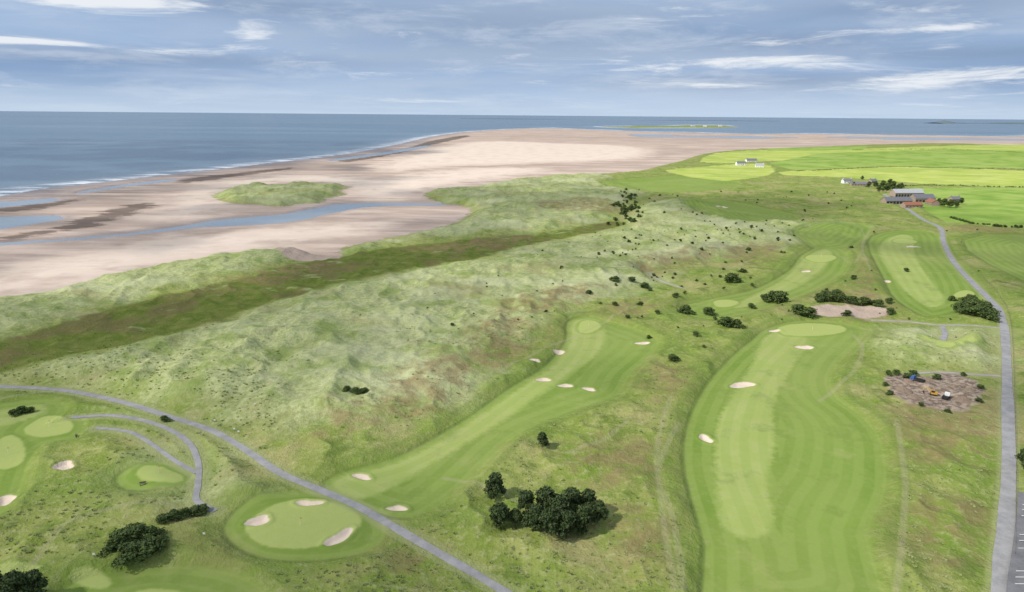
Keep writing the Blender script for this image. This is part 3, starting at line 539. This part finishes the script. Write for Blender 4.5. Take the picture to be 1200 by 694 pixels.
# ------------------------------------------------------------------ world
SE,SA=math.radians(42),math.radians(-115)   # sun elevation, azimuth (from +Y, clockwise)
w=bpy.data.worlds.new("World"); scene.world=w; w.use_nodes=True; t=NT(w.node_tree); bg=w.node_tree.nodes['Background']; out=w.node_tree.nodes['World Output']
sky=t.new('ShaderNodeTexSky',sky_type='NISHITA'); sky.sun_disc=False; sky.sun_elevation=SE; sky.sun_rotation=SA; sky.altitude=50; t.put(bg.inputs[0],sky.outputs[0]); bg.inputs[1].default_value=.08
tc=t.new('ShaderNodeTexCoord').outputs['Generated']; sp=t.new('ShaderNodeSeparateXYZ'); t.put(sp.inputs[0],tc)
hyp=t.m('SQRT',t.m('ADD',t.m('MULTIPLY',sp.outputs[0],sp.outputs[0]),t.m('MULTIPLY',sp.outputs[1],sp.outputs[1])))
el=t.m('ARCTAN2',sp.outputs[2],hyp); az=t.m('ARCTAN2',sp.outputs[0],sp.outputs[1])
def azel(sx,sy,seed):
    n=t.new('ShaderNodeCombineXYZ'); t.put(n.inputs[0],t.m('MULTIPLY',az,sx)); t.put(n.inputs[1],t.m('MULTIPLY',t.m('POWER',t.m('MAXIMUM',el,.0),.75),sy)); n.inputs[2].default_value=seed; return n.outputs[0]
def bank(u,v,sx,sy,n=None):   # a cloud bank at an azimuth/elevation of the real sky
    a0=math.atan((u-600)/(FPX*1.03)); e0=math.atan((135-v)/FPX*math.cos(a0)); dx=t.m('MULTIPLY',t.m('SUBTRACT',az,a0),FPX/sx); dy=t.m('MULTIPLY',t.m('SUBTRACT',el,e0),FPX/sy)
    r=t.m('ADD',t.m('MULTIPLY',dx,dx),t.m('MULTIPLY',dy,dy)); return t.m('EXPONENT',t.m('MULTIPLY',r,-1.0))
def add(L):
    r=L[0]
    for q in L[1:]: r=t.m('ADD',r,q)
    return r
A1=t.noise(azel(2.4,15,1.7),1,8,.58,.3); A2=t.noise(azel(5.5,32,5.1),1,9,.66,.5); A3=t.noise(azel(1.4,7,9.3),1,4,.5); A4=t.noise(azel(7,26,3.3),1,7,.64,.3)
darkb=add([bank(600,45,280,40),bank(880,98,160,10),bank(300,20,120,16),bank(1120,66,120,8),bank(930,55,110,12),bank(200,78,200,8),bank(1050,15,160,14)])
whiteb=add([bank(60,12,120,10),bank(1080,39,62,5),bank(850,78,130,8),bank(790,102,75,4),bank(300,50,24,14),bank(1130,97,130,14),bank(40,62,60,4),bank(130,20,70,6)])
cl=t.mix(t.ss(A3,.36,.62),(.25,.38,.60),(.40,.54,.76))
cl=t.mix(t.m('MULTIPLY',t.ss(A1,.42,.66),.65),cl,(.52,.62,.77))
cl=t.mix(t.m('MINIMUM',t.m('MULTIPLY',darkb,.6),.8),cl,(.25,.345,.51))
cl=t.mix(t.m('MULTIPLY',t.ss(A4,.46,.7),.45),cl,(.66,.74,.85))
w_=t.m('MULTIPLY',t.ss(t.m('ADD',A2,t.m('MULTIPLY',whiteb,.20)),.56,.78),.9)
cl=t.mix(w_,cl,(.90,.93,.97))
cl=t.mix(t.m('MULTIPLY',t.ss(el,.05,.0),.72),cl,(.62,.74,.88))
b2=t.new('ShaderNodeBackground'); t.put(b2.inputs[0],cl); b2.inputs[1].default_value=.97
ms=t.new('ShaderNodeMixShader'); t.put(ms.inputs[0],t.ss(el,1.2,.2)); t.l.new(bg.outputs[0],ms.inputs[1]); t.l.new(b2.outputs[0],ms.inputs[2]); t.l.new(ms.outputs[0],out.inputs[0])
sl=bpy.data.lights.new("sun",'SUN'); so=bpy.data.objects.new("sun",sl); scene.collection.objects.link(so); sl.energy=5.0; sl.angle=math.radians(.8); sl.color=(1,.95,.87)
dv=Vector((math.sin(SA)*math.cos(SE),math.cos(SA)*math.cos(SE),math.sin(SE))); so.rotation_euler=dv.to_track_quat('Z','Y').to_euler()
# ------------------------------------------------------------------ unseen cloud sheet added to dim near ground, gap over lit beach and fields (900 m up)
cm=bpy.data.materials.new("shade_cloud_sheet"); cm.use_nodes=True; t=NT(cm.node_tree); t.n.remove(t.n['Principled BSDF']); out=t.n['Material Output']
p=t.new('ShaderNodeNewGeometry').outputs['Position']
cn=t.noise(p,.0032,4,.6); dens=t.ss(t.m('ADD',t.m('MULTIPLY',t.m('SUBTRACT',cn,.5),600),t.attr('gap')),60,-60)
dens=t.m('MULTIPLY',dens,t.m('ADD',.35,t.m('MULTIPLY',t.ss(t.noise(p,.006,4,.55),.43,.57),.65)))
edge=t.m('MULTIPLY',t.ss(t.attr('rim'),0,400),.58)
tr=t.new('ShaderNodeBsdfTransparent'); tl=t.new('ShaderNodeBsdfTranslucent'); tl.inputs[0].default_value=(.95,.96,1,1)
mx_=t.new('ShaderNodeMixShader'); t.put(mx_.inputs[0],t.m('MULTIPLY',dens,edge)); t.l.new(tr.outputs[0],mx_.inputs[1]); t.l.new(tl.outputs[0],mx_.inputs[2]); t.l.new(mx_.outputs[0],out.inputs[0])
CA=900.; ox=math.sin(SA)*CA/math.tan(SE); oy=math.cos(SA)*CA/math.tan(SE)
gx=np.linspace(-3600,1900,111); gy=np.linspace(-1600,2400,81); XX,YY=np.meshgrid(gx,gy); X=XX.ravel(); Y=YY.ravel()
Z=CA+60*(fbm(X/300,Y/300,3,77)-.5); gap=sdf(LITBEACH,X-ox,Y-oy,500.); rim=np.minimum(np.minimum(X-gx[0],gx[-1]-X),np.minimum(Y-gy[0],gy[-1]-Y))
i=np.arange(len(X)).reshape(81,111); F=np.stack([i[:-1,:-1],i[:-1,1:],i[1:,1:],i[1:,:-1]],-1).reshape(-1,4)
me=bpy.data.meshes.new("shade_cloud"); me.from_pydata(np.stack([X,Y,Z],1).tolist(),[],F.tolist()); me.polygons.foreach_set('use_smooth',np.ones(len(F),bool))
for k,v in(('gap',gap),('rim',rim)): at=me.attributes.new(k,'FLOAT','POINT'); at.data.foreach_set('value',v.astype(np.float32))
me.materials.append(cm); scene.collection.objects.link(bpy.data.objects.new("shade_cloud",me))
scene.view_settings.view_transform='Standard'; scene.view_settings.look='None'; scene.view_settings.exposure=0
